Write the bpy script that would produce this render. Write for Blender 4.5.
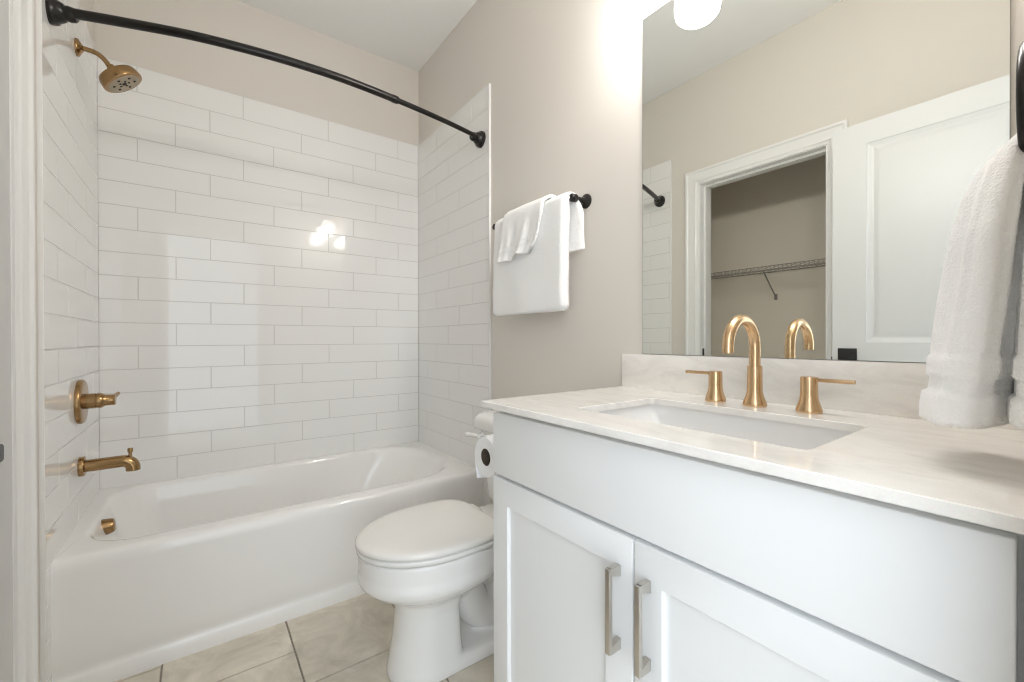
import bpy, bmesh, math, random
from math import sin, cos, pi, radians, sqrt, tan
from mathutils import Vector, Matrix, noise

for o in list(bpy.data.objects):
    bpy.data.objects.remove(o)
random.seed(7)
SC = bpy.context.scene
COL = SC.collection

# ------------------------------------------------------------------ camera
YAW, PITCH, ROLL = 0.6325, -0.0046, -0.0017
CAM = Vector((2.5960, 0.3546, 1.0727))
F = Vector((-cos(YAW) * cos(PITCH), sin(YAW) * cos(PITCH), sin(PITCH)))
r0 = F.cross(Vector((0, 0, 1))).normalized()
u0 = r0.cross(F)
RT = r0 * cos(ROLL) + u0 * sin(ROLL)
UP = -r0 * sin(ROLL) + u0 * cos(ROLL)
cam = bpy.data.cameras.new('camera')
cam.sensor_width = 36.0
cam.lens = 427.512 / 1024 * 36.0
cam.clip_start = 0.01
camo = bpy.data.objects.new('camera', cam)
camo.matrix_world = Matrix(((RT.x, UP.x, -F.x, CAM.x), (RT.y, UP.y, -F.y, CAM.y), (RT.z, UP.z, -F.z, CAM.z), (0, 0, 0, 1)))
COL.objects.link(camo)
SC.camera = camo

# ------------------------------------------------------------------ light and exposure
W_STRENGTH = 3.95
BULB = 6.8            # watts of each vanity bulb
EXPOSURE = 0.62
world = bpy.data.worlds.new('daylight')
SC.world = world
world.use_nodes = True
bg = world.node_tree.nodes['Background']
bg.inputs['Color'].default_value = (0.85, 0.925, 1.0, 1)
# daylight of the room beyond the doorway: made-up gradient, brighter from -Y to light the cabinet fronts
wt = world.node_tree
wtc = wt.nodes.new('ShaderNodeTexCoord')
wsep = wt.nodes.new('ShaderNodeSeparateXYZ')
wmr = wt.nodes.new('ShaderNodeMapRange')
wmr.interpolation_type = 'SMOOTHSTEP'
wmr.inputs['From Min'].default_value = 0.5
wmr.inputs['From Max'].default_value = -0.40
wmr.inputs['To Min'].default_value = W_STRENGTH * 0.10
wmr.inputs['To Max'].default_value = W_STRENGTH * 0.68
wt.links.new(wtc.outputs['Generated'], wsep.inputs[0])
wt.links.new(wsep.outputs['Y'], wmr.inputs['Value'])
wt.links.new(wmr.outputs['Result'], bg.inputs['Strength'])
SC.view_settings.view_transform = 'Standard'
SC.view_settings.look = 'None'
SC.view_settings.gamma = 1.0
SC.view_settings.use_curve_mapping = False
SC.view_settings.exposure = EXPOSURE
cy = SC.cycles
cy.max_bounces = 12
cy.diffuse_bounces = 8
cy.glossy_bounces = 8
cy.use_denoising = True
cy.sample_clamp_indirect = 3.0
cy.caustics_reflective = False
cy.caustics_refractive = False
cy.filter_width = 1.1

# ------------------------------------------------------------------ key dimensions
W = 1.505            # tile face to tile face across the tub
YW = 1.515           # vanity wall face
Y0 = -0.010          # opposite wall face
X0 = -0.010          # back wall face
XF = 2.580           # front wall face (entrance doorway)
ZC = 2.812           # ceiling
ZT = 2.324           # tile top
XE = 0.8360          # tile edge
ZD = 0.4124          # tub deck


# ------------------------------------------------------------------ materials
def new_mat(name):
    m = bpy.data.materials.new(name)
    m.use_nodes = True
    nt = m.node_tree
    b = nt.nodes['Principled BSDF']
    return m, nt, b


def pmat(name, col, rough=0.5, metal=0.0, bump=0.0, bscale=60.0, var=0.0, vscale=4.0, coat=0.0, spec=0.5, detail=4.0, dist=0.002):
    m, nt, b = new_mat(name)
    b.inputs['Base Color'].default_value = (*col, 1)
    b.inputs['Roughness'].default_value = rough
    b.inputs['Metallic'].default_value = metal
    b.inputs['Coat Weight'].default_value = coat
    b.inputs['Coat Roughness'].default_value = 0.05
    b.inputs['Specular IOR Level'].default_value = spec
    tc = nt.nodes.new('ShaderNodeTexCoord')
    if var > 0:
        n = nt.nodes.new('ShaderNodeTexNoise')
        n.inputs['Scale'].default_value = vscale
        n.inputs['Detail'].default_value = 5
        nt.links.new(tc.outputs['Object'], n.inputs['Vector'])
        mx = nt.nodes.new('ShaderNodeMix')
        mx.data_type = 'RGBA'
        mx.inputs[6].default_value = (*[c * (1 - var) for c in col], 1)
        mx.inputs[7].default_value = (*[min(1, c * (1 + var)) for c in col], 1)
        nt.links.new(n.outputs['Fac'], mx.inputs[0])
        nt.links.new(mx.outputs[2], b.inputs['Base Color'])
    if bump > 0:
        n2 = nt.nodes.new('ShaderNodeTexNoise')
        n2.inputs['Scale'].default_value = bscale
        n2.inputs['Detail'].default_value = detail
        nt.links.new(tc.outputs['Object'], n2.inputs['Vector'])
        bp = nt.nodes.new('ShaderNodeBump')
        bp.inputs['Strength'].default_value = bump
        bp.inputs['Distance'].default_value = dist
        nt.links.new(n2.outputs['Fac'], bp.inputs['Height'])
        nt.links.new(bp.outputs['Normal'], b.inputs['Normal'])
    return m


M = {}
M['wall'] = pmat('greige_paint', (0.700, 0.664, 0.612), 0.55, bump=0.06, bscale=350, spec=0.3)
M['wallcloset'] = pmat('greige_paint_brightened', (0.84, 0.79, 0.70), 0.7, bump=0.06, bscale=350, spec=0.2)  # wall greige made lighter, standing in for ambient light inside the closet
M['ceiling'] = pmat('ceiling_paint', (0.82, 0.82, 0.81), 0.8, bump=0.05, bscale=300, spec=0.2)
M['trim'] = pmat('white_trim_paint', (0.82, 0.82, 0.81), 0.32, bump=0.02, bscale=80)
M['door'] = pmat('white_door_paint', (0.72, 0.725, 0.725), 0.38, bump=0.03, bscale=120)
M['tile'] = pmat('white_gloss_tile', (0.83, 0.825, 0.81), 0.012, var=0.008, vscale=5)
M['grout'] = pmat('grey_grout', (0.62, 0.61, 0.59), 0.85, bump=0.1, bscale=300)
M['tub'] = pmat('tub_enamel', (0.86, 0.855, 0.84), 0.07, bump=0.03, bscale=14, detail=1, dist=0.004)
M['ceramic'] = pmat('toilet_ceramic', (0.82, 0.815, 0.80), 0.09)
M['seatplastic'] = pmat('seat_plastic', (0.80, 0.785, 0.755), 0.22)
M['sink'] = pmat('sink_ceramic', (0.80, 0.795, 0.785), 0.10)
M['cabinet'] = pmat('white_cabinet_paint', (0.80, 0.81, 0.815), 0.30, bump=0.015, bscale=60)
M['black'] = pmat('oil_rubbed_black', (0.012, 0.010, 0.009), 0.28, metal=0.4, spec=0.6)
M['blackflat'] = pmat('matte_black', (0.010, 0.010, 0.011), 0.4)
M['nickel'] = pmat('satin_nickel', (0.62, 0.59, 0.54), 0.32, metal=1.0, bump=0.02, bscale=200)
M['wire'] = pmat('wire_backlit_grey', (0.30, 0.285, 0.26), 0.4)  # white wire coloured grey, its backlit shade put into the colour
M['paper'] = pmat('tissue_paper', (0.86, 0.86, 0.86), 0.95, bump=0.3, bscale=400)
M['card'] = pmat('cardboard_core', (0.10, 0.075, 0.055), 0.9)
M['dark'] = pmat('dark_recess', (0.03, 0.03, 0.03), 0.8)


def brass(name, col, rough):
    m, nt, b = new_mat(name)
    b.inputs['Base Color'].default_value = (*col, 1)
    b.inputs['Metallic'].default_value = 1.0
    tc = nt.nodes.new('ShaderNodeTexCoord')
    mp = nt.nodes.new('ShaderNodeMapping')
    mp.inputs['Scale'].default_value = (40, 40, 900)
    n = nt.nodes.new('ShaderNodeTexNoise')
    n.inputs['Scale'].default_value = 1.0
    n.inputs['Detail'].default_value = 3
    nt.links.new(tc.outputs['Object'], mp.inputs['Vector'])
    nt.links.new(mp.outputs['Vector'], n.inputs['Vector'])
    mr = nt.nodes.new('ShaderNodeMapRange')
    mr.inputs['To Min'].default_value = rough * 0.92
    mr.inputs['To Max'].default_value = rough * 1.08
    nt.links.new(n.outputs['Fac'], mr.inputs['Value'])
    nt.links.new(mr.outputs['Result'], b.inputs['Roughness'])
    return m


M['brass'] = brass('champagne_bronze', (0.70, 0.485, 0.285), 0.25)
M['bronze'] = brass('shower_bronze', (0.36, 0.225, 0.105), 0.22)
M['facegrey'] = pmat('spray_face', (0.40, 0.33, 0.24), 0.4, metal=0.6)

# mirror
m, nt, b = new_mat('mirror_silver')
b.inputs['Base Color'].default_value = (0.90, 0.925, 0.90, 1)
b.inputs['Metallic'].default_value = 1.0
b.inputs['Roughness'].default_value = 0.0
M['mirror'] = m
M['mirroredge'] = pmat('mirror_edge', (0.30, 0.30, 0.28), 0.3)

# terry cloth
m, nt, b = new_mat('white_terry')
b.inputs['Base Color'].default_value = (0.93, 0.928, 0.92, 1)
b.inputs['Roughness'].default_value = 0.95
b.inputs['Sheen Weight'].default_value = 0.25
b.inputs['Specular IOR Level'].default_value = 0.1
tc = nt.nodes.new('ShaderNodeTexCoord')
v = nt.nodes.new('ShaderNodeTexVoronoi')
v.inputs['Scale'].default_value = 330
n = nt.nodes.new('ShaderNodeTexNoise')
n.inputs['Scale'].default_value = 90
nt.links.new(tc.outputs['Object'], v.inputs['Vector'])
nt.links.new(tc.outputs['Object'], n.inputs['Vector'])
ad = nt.nodes.new('ShaderNodeMath')
ad.operation = 'ADD'
nt.links.new(v.outputs['Distance'], ad.inputs[0])
nt.links.new(n.outputs['Fac'], ad.inputs[1])
bp = nt.nodes.new('ShaderNodeBump')
bp.inputs['Strength'].default_value = 0.55
bp.inputs['Distance'].default_value = 0.0018
nt.links.new(ad.outputs[0], bp.inputs['Height'])
nt.links.new(bp.outputs['Normal'], b.inputs['Normal'])
M['terry'] = m

# quartz worktop: pale stone with long soft veins
m, nt, b = new_mat('quartz')
tc = nt.nodes.new('ShaderNodeTexCoord')
mp = nt.nodes.new('ShaderNodeMapping')
mp.inputs['Scale'].default_value = (2.2, 6.0, 6.0)
mp.inputs['Rotation'].default_value = (0.0, 0.15, 0.35)
n = nt.nodes.new('ShaderNodeTexNoise')
n.inputs['Scale'].default_value = 3.0
n.inputs['Detail'].default_value = 9
n.inputs['Roughness'].default_value = 0.62
n.inputs['Distortion'].default_value = 1.2
cr = nt.nodes.new('ShaderNodeValToRGB')
cr.color_ramp.elements[0].position = 0.36
cr.color_ramp.elements[0].color = (0.80, 0.775, 0.735, 1)
cr.color_ramp.elements[1].position = 0.56
cr.color_ramp.elements[1].color = (0.89, 0.865, 0.825, 1)
n3 = nt.nodes.new('ShaderNodeTexNoise')
n3.inputs['Scale'].default_value = 400
mx = nt.nodes.new('ShaderNodeMix')
mx.data_type = 'RGBA'
mx.blend_type = 'MULTIPLY'
mx.inputs[0].default_value = 0.12
nt.links.new(tc.outputs['Object'], mp.inputs['Vector'])
nt.links.new(mp.outputs['Vector'], n.inputs['Vector'])
nt.links.new(tc.outputs['Object'], n3.inputs['Vector'])
nt.links.new(n.outputs['Fac'], cr.inputs['Fac'])
nt.links.new(cr.outputs['Color'], mx.inputs[6])
nt.links.new(n3.outputs['Color'], mx.inputs[7])
nt.links.new(mx.outputs[2], b.inputs['Base Color'])
b.inputs['Roughness'].default_value = 0.07
M['quartz'] = m

# floor tile: colour varies softly with cloudy stone figure
m, nt, b = new_mat('stone_floor_tile')
tc = nt.nodes.new('ShaderNodeTexCoord')
n = nt.nodes.new('ShaderNodeTexNoise')
n.inputs['Scale'].default_value = 5.0
n.inputs['Detail'].default_value = 9
n.inputs['Roughness'].default_value = 0.65
n.inputs['Distortion'].default_value = 1.6
nt.links.new(tc.outputs['Object'], n.inputs['Vector'])
cr = nt.nodes.new('ShaderNodeValToRGB')
cr.color_ramp.elements[0].position = 0.30
cr.color_ramp.elements[0].color = (0.53, 0.485, 0.405, 1)
cr.color_ramp.elements[1].position = 0.68
cr.color_ramp.elements[1].color = (0.78, 0.725, 0.625, 1)
nt.links.new(n.outputs['Fac'], cr.inputs['Fac'])
nt.links.new(cr.outputs['Color'], b.inputs['Base Color'])
b.inputs['Roughness'].default_value = 0.42
bp = nt.nodes.new('ShaderNodeBump')
bp.inputs['Strength'].default_value = 0.15
bp.inputs['Distance'].default_value = 0.003
nt.links.new(n.outputs['Fac'], bp.inputs['Height'])
nt.links.new(bp.outputs['Normal'], b.inputs['Normal'])
M['floor'] = m
M['floorgrout'] = pmat('floor_grout', (0.30, 0.27, 0.23), 0.9)

# opal lamp glass
m, nt, b = new_mat('lit_opal_glass')
em = nt.nodes.new('ShaderNodeEmission')
em.inputs['Color'].default_value = (1.0, 0.955, 0.90, 1)
em.inputs['Strength'].default_value = 14.0
# thin glass: most of the bulb's light passes straight through
tr = nt.nodes.new('ShaderNodeBsdfTransparent')
tr.inputs['Color'].default_value = (0.95, 0.95, 0.95, 1)
mxs = nt.nodes.new('ShaderNodeMixShader')
mxs.inputs[0].default_value = 0.30
out = [x for x in nt.nodes if x.type == 'OUTPUT_MATERIAL'][0]
nt.links.new(tr.outputs[0], mxs.inputs[1])
nt.links.new(em.outputs[0], mxs.inputs[2])
nt.links.new(mxs.outputs[0], out.inputs['Surface'])
M['lamp'] = m


# ------------------------------------------------------------------ mesh builders (vertices in world metres)
class MB:
    def __init__(s):
        s.v, s.f = [], []

    def add(s, vs, fs):
        k = len(s.v)
        s.v += [tuple(p) for p in vs]
        s.f += [tuple(i + k for i in f) for f in fs]
        return s

    def box(s, a, b, bev=0.0, seg=2):
        bm = bmesh.new()
        bmesh.ops.create_cube(bm, size=1)
        for p in bm.verts:
            p.co = Vector([a[i] + (b[i] - a[i]) * (p.co[i] + 0.5) for i in range(3)])
        if bev > 0:
            bmesh.ops.bevel(bm, geom=bm.edges[:], offset=bev, segments=seg, profile=0.5, affect='EDGES')
        bmesh.ops.recalc_face_normals(bm, faces=bm.faces[:])
        bm.verts.index_update()
        s.add([p.co[:] for p in bm.verts], [[p.index for p in f.verts] for f in bm.faces])
        bm.free()
        return s

    def loft(s, rings, close=True, cap0=True, cap1=True):
        n = len(rings[0])
        vs = [p for r in rings for p in r]
        fs = []
        for i in range(len(rings) - 1):
            for j in range(n if close else n - 1):
                a, b = i * n + j, i * n + (j + 1) % n
                fs.append((a, b, b + n, a + n))
        if cap0:
            fs.append(tuple(range(n))[::-1])
        if cap1:
            k = (len(rings) - 1) * n
            fs.append(tuple(range(k, k + n)))
        return s.add(vs, fs)

    def lathe(s, prof, o, d, n=32):
        """prof: list of (radius, distance along d)"""
        d = Vector(d).normalized()
        o = Vector(o)
        a = d.orthogonal().normalized()
        b = d.cross(a)
        rings = []
        for r, h in prof:
            r = max(r, 1e-5)
            rings.append([o + d * h + (a * cos(2 * pi * k / n) + b * sin(2 * pi * k / n)) * r for k in range(n)])
        return s.loft(rings)

    def tube(s, path, rad, n=16, cap=True):
        P = [Vector(p) for p in path]
        R = rad if isinstance(rad, (list, tuple)) else [rad] * len(P)
        T = []
        for i in range(len(P)):
            T.append((P[min(i + 1, len(P) - 1)] - P[max(i - 1, 0)]).normalized())
        a = T[0].orthogonal().normalized()
        rings = []
        for i, p in enumerate(P):
            a = (a - T[i] * a.dot(T[i])).normalized()
            b = T[i].cross(a)
            rings.append([p + (a * cos(2 * pi * k / n) + b * sin(2 * pi * k / n)) * R[i] for k in range(n)])
        return s.loft(rings, cap0=cap, cap1=cap)

    def build(s, name, mat, parent=None, smooth=True, angle=40, loc=None, mats=None):
        o_loc = Vector(loc) if loc is not None else (Vector(parent.get('_o', (0, 0, 0))) if parent else Vector((0, 0, 0)))
        me = bpy.data.meshes.new(name)
        me.from_pydata([tuple(Vector(p) - o_loc) for p in s.v], [], s.f)
        me.validate()
        bm = bmesh.new()
        bm.from_mesh(me)
        bmesh.ops.recalc_face_normals(bm, faces=bm.faces[:])
        bm.to_mesh(me)
        bm.free()
        me.materials.append(mat)
        for x in mats or []:
            me.materials.append(x)
        if smooth:
            for p in me.polygons:
                p.use_smooth = True
            me.set_sharp_from_angle(angle=radians(angle))
        o = bpy.data.objects.new(name, me)
        COL.objects.link(o)
        o['_o'] = tuple(o_loc)
        if parent is not None:
            o.parent = parent
        else:
            o.location = o_loc
        return o


def tag(o, label=None, cat=None, group=None, kind=None):
    if label:
        o['label'] = label
    if cat:
        o['category'] = cat
    if group:
        o['group'] = group
    if kind:
        o['kind'] = kind
    return o


def thing(name, loc, label, cat, group=None):
    o = bpy.data.objects.new(name, None)
    o.empty_display_size = 0.05
    o.location = loc
    o['_o'] = tuple(loc)
    COL.objects.link(o)
    return tag(o, label, cat, group)


def struct(o, label, cat):
    return tag(o, label, cat, kind='structure')


def rrect(x0, x1, y0, y1, r, n=8):
    """rounded rectangle loop, counter-clockwise"""
    pts = []
    for cx_, cy_, a0 in ((x1 - r, y1 - r, 0), (x0 + r, y1 - r, pi / 2), (x0 + r, y0 + r, pi), (x1 - r, y0 + r, 3 * pi / 2)):
        for k in range(n + 1):
            a = a0 + pi / 2 * k / n
            pts.append((cx_ + r * cos(a), cy_ + r * sin(a)))
    return pts


def fill_loops(loops, to3):
    """planar face with holes: returns verts, faces"""
    bm = bmesh.new()
    es = []
    for lp in loops:
        vs = [bm.verts.new(to3(*p)) for p in lp]
        for i in range(len(vs)):
            es.append(bm.edges.new((vs[i], vs[(i + 1) % len(vs)])))
    bmesh.ops.triangle_fill(bm, use_beauty=True, use_dissolve=False, edges=es)
    bm.verts.index_update()
    out = [p.co[:] for p in bm.verts], [[p.index for p in f.verts] for f in bm.faces]
    bm.free()
    return out


def smooth_path(pts, n=8):
    """Catmull-Rom through points"""
    P = [Vector(p) for p in pts]
    P = [P[0] * 2 - P[1]] + P + [P[-1] * 2 - P[-2]]
    out = []
    for i in range(1, len(P) - 2):
        for k in range(n):
            t = k / n
            a, b_, c, d = P[i - 1], P[i], P[i + 1], P[i + 2]
            out.append(0.5 * ((2 * b_) + (c - a) * t + (2 * a - 5 * b_ + 4 * c - d) * t * t + (3 * b_ - a - 3 * c + d) * t ** 3))
    out.append(P[-2])
    return out


# ================================================================== THE ROOM
mb = MB().box((-0.15, -0.85, -0.10), (3.9, 1.65, -0.004))
floor = struct(mb.build('floor', M['floorgrout'], smooth=False), 'beige stone-look tile floor in front of the white bathtub', 'floor')
# floor tiles sit in the grout bed
mb = MB()
PX, PY = 0.728, 0.365


def bevel_tile(mb, x0, x1, y0, y1, z0, z1, e):
    mb.add([(x0, y0, z0), (x1, y0, z0), (x1, y1, z0), (x0, y1, z0), (x0 + e, y0 + e, z1), (x1 - e, y0 + e, z1), (x1 - e, y1 - e, z1), (x0 + e, y1 - e, z1)],
           [(4, 5, 6, 7), (0, 1, 5, 4), (1, 2, 6, 5), (2, 3, 7, 6), (3, 0, 4, 7)])


cols = [(-0.112, -2), (0.253, -1), (0.618, 0), (0.983, 1), (1.348, 2)]
for y0, k in cols + [(-0.477, -3), (-0.842, -4)]:
    jx = 1.155 + 0.183 * (k - 0)
    x = jx - 3 * PX
    while x < 3.9:
        a, b_ = max(x, -0.1), min(x + PX, 3.9)
        ya, yb = max(y0, -0.84), min(y0 + PY, 1.60)
        if b_ - a > 0.01:
            bevel_tile(mb, a + 0.0022, b_ - 0.0022, ya + 0.0022, yb - 0.0022, -0.006, 0.0, 0.0012)
        x += PX
ft = mb.build('floor_tiles', M['floor'], parent=floor, smooth=False)
ft['kind'] = 'structure'

struct(MB().box((-0.15, -0.85, ZC), (2.75, 1.65, ZC + 0.1)).build('ceiling', M['ceiling'], smooth=False), 'plain white painted ceiling above the tub and vanity', 'ceiling')
struct(MB().box((-0.13, -0.85, 0), (X0, 1.65, ZC)).build('wall_back', M['wall'], smooth=False), 'greige wall above the white tile behind the tub', 'wall')
struct(MB().box((X0, YW, 0), (2.75, 1.65, ZC)).build('wall_right', M['wall'], smooth=False), 'greige wall that carries the mirror and towel bar', 'wall')
CX0, CX1, CZ = 1.053, 1.753, 2.090            # closet opening
mb = MB()
mb.box((X0, Y0 - 0.12, 0), (CX0 - 0.02, Y0, ZC)).box((CX1 + 0.02, Y0 - 0.12, 0), (2.75, Y0, ZC)).box((CX0 - 0.02, Y0 - 0.12, CZ + 0.02), (CX1 + 0.02, Y0, ZC))
struct(mb.build('wall_left', M['wall'], smooth=False), 'greige wall with the closet doorway, seen in the mirror', 'wall')
EY0, EY1, EZ = 0.085, 0.870, 2.11             # entrance opening
mb = MB()
mb.box((XF, Y0, 0), (XF + 0.12, EY0 - 0.0, ZC)).box((XF, EY1, 0), (XF + 0.12, YW, ZC)).box((XF, EY0, EZ), (XF + 0.12, EY1, ZC))
struct(mb.build('wall_front', M['wall'], smooth=False), 'greige wall beside the vanity that carries the towel ring', 'wall')
# closet shell
mb = MB()
mb.box((0.50, -0.80, 0), (2.4, -0.72, ZC)).box((0.50, -0.72, 0), (0.58, Y0 - 0.12, ZC)).box((2.32, -0.72, 0), (2.4, Y0 - 0.12, ZC))
struct(mb.build('wall_closet', M['wallcloset'], smooth=False), 'greige closet wall behind the wire shelf in the mirror', 'wall')


def casing(x0, x1, zt, y, prof, sgn=1):
    rings = []
    for corner in range(4):
        ring = []
        for dd, t in prof:
            X = (x0 + dd) if corner < 2 else (x1 - dd)
            Z = 0.0 if corner in (0, 3) else zt - dd
            ring.append((X, y + sgn * t, Z))
        rings.append(ring)
    return MB().loft(rings)


PROF = [(0, 0), (0, 0.018), (0.003, 0.021), (0.013, 0.021), (0.017, 0.017), (0.021, 0.0145), (0.040, 0.013), (0.060, 0.0115), (0.064, 0.0125), (0.067, 0.0145), (0.071, 0.0145), (0.075, 0.0115), (0.081, 0.009), (0.088, 0.008), (0.0915, 0.006), (0.0915, 0)]
tr = casing(0.9555, 1.8508, 2.1850, Y0 + 0.0, PROF).build('trim_1', M['trim'], angle=25)
struct(tr, 'white moulded casing around the closet doorway', 'door trim')
mb = MB()
for xa, xb in ((CX0 - 0.02, CX0), (CX1, CX1 + 0.02)):
    mb.box((xa, Y0 - 0.135, 0), (xb, Y0 + 0.0005, CZ + 0.02))
mb.box((CX0, Y0 - 0.135, CZ), (CX1, Y0 + 0.0005, CZ + 0.02))
# door stop
mb.box((CX0, Y0 - 0.085, 0), (CX0 + 0.012, Y0 - 0.045, CZ)).box((CX1 - 0.012, Y0 - 0.085, 0), (CX1, Y0 - 0.045, CZ)).box((CX0 + 0.012, Y0 - 0.085, CZ - 0.012), (CX1 - 0.012, Y0 - 0.045, CZ))
jamb = struct(mb.build('trim_2', M['trim'], smooth=False), 'white jamb lining inside the closet doorway', 'door jamb')
sp = MB().box((CX0 - 0.001, Y0 - 0.0445, 0.94), (CX0 + 0.002, Y0 - 0.026, 1.008)).build('strike_plate', M['blackflat'], jamb, smooth=False)
sp['label'] = 'black strike plate'
# entrance jamb
mb = MB().box((XF + 0.001, EY1 - 0.018, 0), (XF + 0.121, EY1, EZ)).box((XF + 0.001, EY0, EZ - 0.018), (XF + 0.121, EY1 - 0.018, EZ))
struct(mb.build('trim_3', M['trim'], smooth=False), 'white jamb lining of the entrance doorway by the towel ring', 'door jamb')
# baseboard between tub and vanity
mb = MB().box((XE + 0.008, YW - 0.014, 0), (1.672, YW, 0.12), 0.004)
struct(mb.build('baseboard_right', M['trim']), 'white baseboard behind the toilet', 'baseboard')

# ------------------------------------------------------------------ wall tile
RH, TL = 0.1057, 0.4128


def tiles(name, to3, s_end, offs, label, leg=None, flat=0.0006):
    grout = MB()
    g = 0.0012
    tilem = MB()
    rows = []
    for k in range(-4, 18):
        za, zb = 0.4095 + RH * k, 0.4095 + RH * (k + 1)
        lo = 0.0
        if k < 0:
            if leg is None:
                continue
            lo = leg
            if za < 0.0:
                za = 0.0
        zb = ZT if k == 17 else zb
        if k == 0 and leg is None:
            za = max(za, ZD - 0.02)
        if zb - za < 0.008:
            continue
        rows.append((k, za, zb, lo))
    for k, za, zb, lo in rows:
        off = offs[k % 3] % TL
        js = [lo] + [off + TL * i for i in range(0, 6) if lo + 0.008 < off + TL * i < s_end - 0.004] + [s_end]
        for a, b_ in zip(js[:-1], js[1:]):
            a1, b1, z1, z2 = (a if a == 0 else a + g), b_ - g, za + g, zb - g
            e = 0.0008
            tx, tz = random.gauss(0, flat), random.gauss(0, flat)
            ca, cz_ = (a1 + b1) / 2, (z1 + z2) / 2

            def dp(s_, z_):
                return (s_ - ca) * tx + (z_ - cz_) * tz
            vs = [to3(a1, z1, -0.0025), to3(b1, z1, -0.0025), to3(b1, z2, -0.0025), to3(a1, z2, -0.0025)]
            vs += [to3(s_, z_, dp(s_, z_)) for s_, z_ in ((a1 + e, z1 + e), (b1 - e, z1 + e), (b1 - e, z2 - e), (a1 + e, z2 - e))]
            tilem.add(vs, [(4, 5, 6, 7), (0, 1, 5, 4), (1, 2, 6, 5), (2, 3, 7, 6), (3, 0, 4, 7)])
    # grout bed (box from the wall face)
    def gbox(a, b_, z1, z2):
        vs = [to3(s_, z_, d_) for d_ in (-0.0101, -0.0009) for s_, z_ in ((a, z1), (b_, z1), (b_, z2), (a, z2))]
        grout.add(vs, [(0, 1, 2, 3), (4, 5, 6, 7), (0, 1, 5, 4), (1, 2, 6, 5), (2, 3, 7, 6), (3, 0, 4, 7)])
    gbox(0.0, s_end, 0.3995, ZT)
    if leg is not None:
        gbox(leg, s_end, 0.0, 0.3995)
    o = tilem.build(name, M['tile'], smooth=False)
    struct(o, label, 'wall tile')
    gr = grout.build('grout_bed', M['grout'], parent=o, smooth=False)
    gr['label'] = 'grey grout between the tiles'
    return o


tiles('wall_back_tiles', lambda s, z, d: (0.0 + d, s, z), W, {2: 0.1315, 1: 0.4040, 0: 0.2687}, 'white gloss subway tile on the long wall behind the tub')
tiles('wall_right_tiles', lambda s, z, d: (s, W - d, z), XE, {0: 0.002, 1: 0.131, 2: 0.264}, 'white gloss subway tile at the tub end beside the towel bar', leg=0.755)
tiles('wall_left_tiles', lambda s, z, d: (s, 0.0 + d, z), XE, {0: 0.002, 1: 0.131, 2: 0.264}, 'white gloss subway tile behind the shower head and valve', leg=0.755, flat=0.0002)
struct(MB().box((XE, W - 0.002, 0), (XE + 0.006, YW, ZT + 0.001), 0.0012).build('trim_4', M['trim']), 'white edge strip of the tile beside the towel bar', 'tile trim')
struct(MB().box((XE, Y0, 0), (XE + 0.006, 0.002, ZT + 0.001), 0.0012).build('trim_5', M['trim']), 'white edge strip of the tile beside the closet casing', 'tile trim')

# ------------------------------------------------------------------ entrance door leaf (opened back against the left wall)
DX0, DX1, DYF, DYB, DZ0, DZ1 = 1.825, 2.568, 0.128, 0.093, 0.012, 2.094


def door_face(y, s):
    mb = MB()
    outer = [(DX0, DZ0), (DX1, DZ0), (DX1, DZ1), (DX0, DZ1)]
    panels = [(1.957, 2.436, 1.054, 1.991), (1.957, 2.436, 0.24, 0.86)]
    loops = [outer] + [[(a, c), (b_, c), (b_, d), (a, d)] for a, b_, c, d in panels]
    mb.add(*fill_loops(loops, lambda X, Z: (X, y, Z)))
    for a, b_, c, d in panels:
        rings = []
        for off, dep in ((0, 0), (0.004, 0.0045), (0.010, 0.006), (0.020, 0.0105), (0.026, 0.0115), (0.030, 0.0105), (0.046, 0.0055), (0.050, 0.005)):
            rings.append([(a + off, y - s * dep, c + off), (b_ - off, y - s * dep, c + off), (b_ - off, y - s * dep, d - off), (a + off, y - s * dep, d - off)])
        mb.loft(rings, cap0=False)
    return mb


mb = door_face(DYF, 1)
m2 = door_face(DYB, -1)
mb.add(m2.v, m2.f)
q = [(DX0, DZ0), (DX1, DZ0), (DX1, DZ1), (DX0, DZ1)]
mb.loft([[(X, DYF, Z) for X, Z in q], [(X, DYB, Z) for X, Z in q]], cap0=False, cap1=False)
door = mb.build('door_1', M['door'], smooth=True, angle=12)
struct(door, 'white two-panel door standing open in the mirror', 'door')
mb = MB().box((1.849, DYF, 0.950), (1.924, DYF + 0.008, 1.0250), 0.0015)
kn = mb.build('rosette', M['blackflat'], door)
kn['label'] = 'black square lever rosette'
mb = MB().lathe([(0.011, 0), (0.011, 0.040), (0.0, 0.0405)], (1.887, DYF + 0.008, 0.952), (0, 1, 0), 20).box((1.878, DYF + 0.040, 0.938), (1.995, DYF + 0.052, 0.958), 0.003)
mb.build('lever', M['blackflat'], kn)
mb = MB().box((DX0 - 0.0015, DYB + 0.005, 0.945), (DX0 + 0.001, DYB + 0.030, 1.003), 0.0005).box((DX0 - 0.009, DYB + 0.010, 0.966), (DX0, DYB + 0.022, 0.982), 0.002)
lp = mb.build('latch_plate', M['blackflat'], door)
lp['label'] = 'black latch plate'

# ================================================================== TUB
tub = thing('bathtub', (0.39, 0.752, 0), 'white built-in bathtub with a plain apron, below the tile', 'bathtub')
mb = MB()
NT = 96
TY0, TY1, TX0, TX1 = -0.0004, W + 0.0004, 0.0015, 0.777


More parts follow.
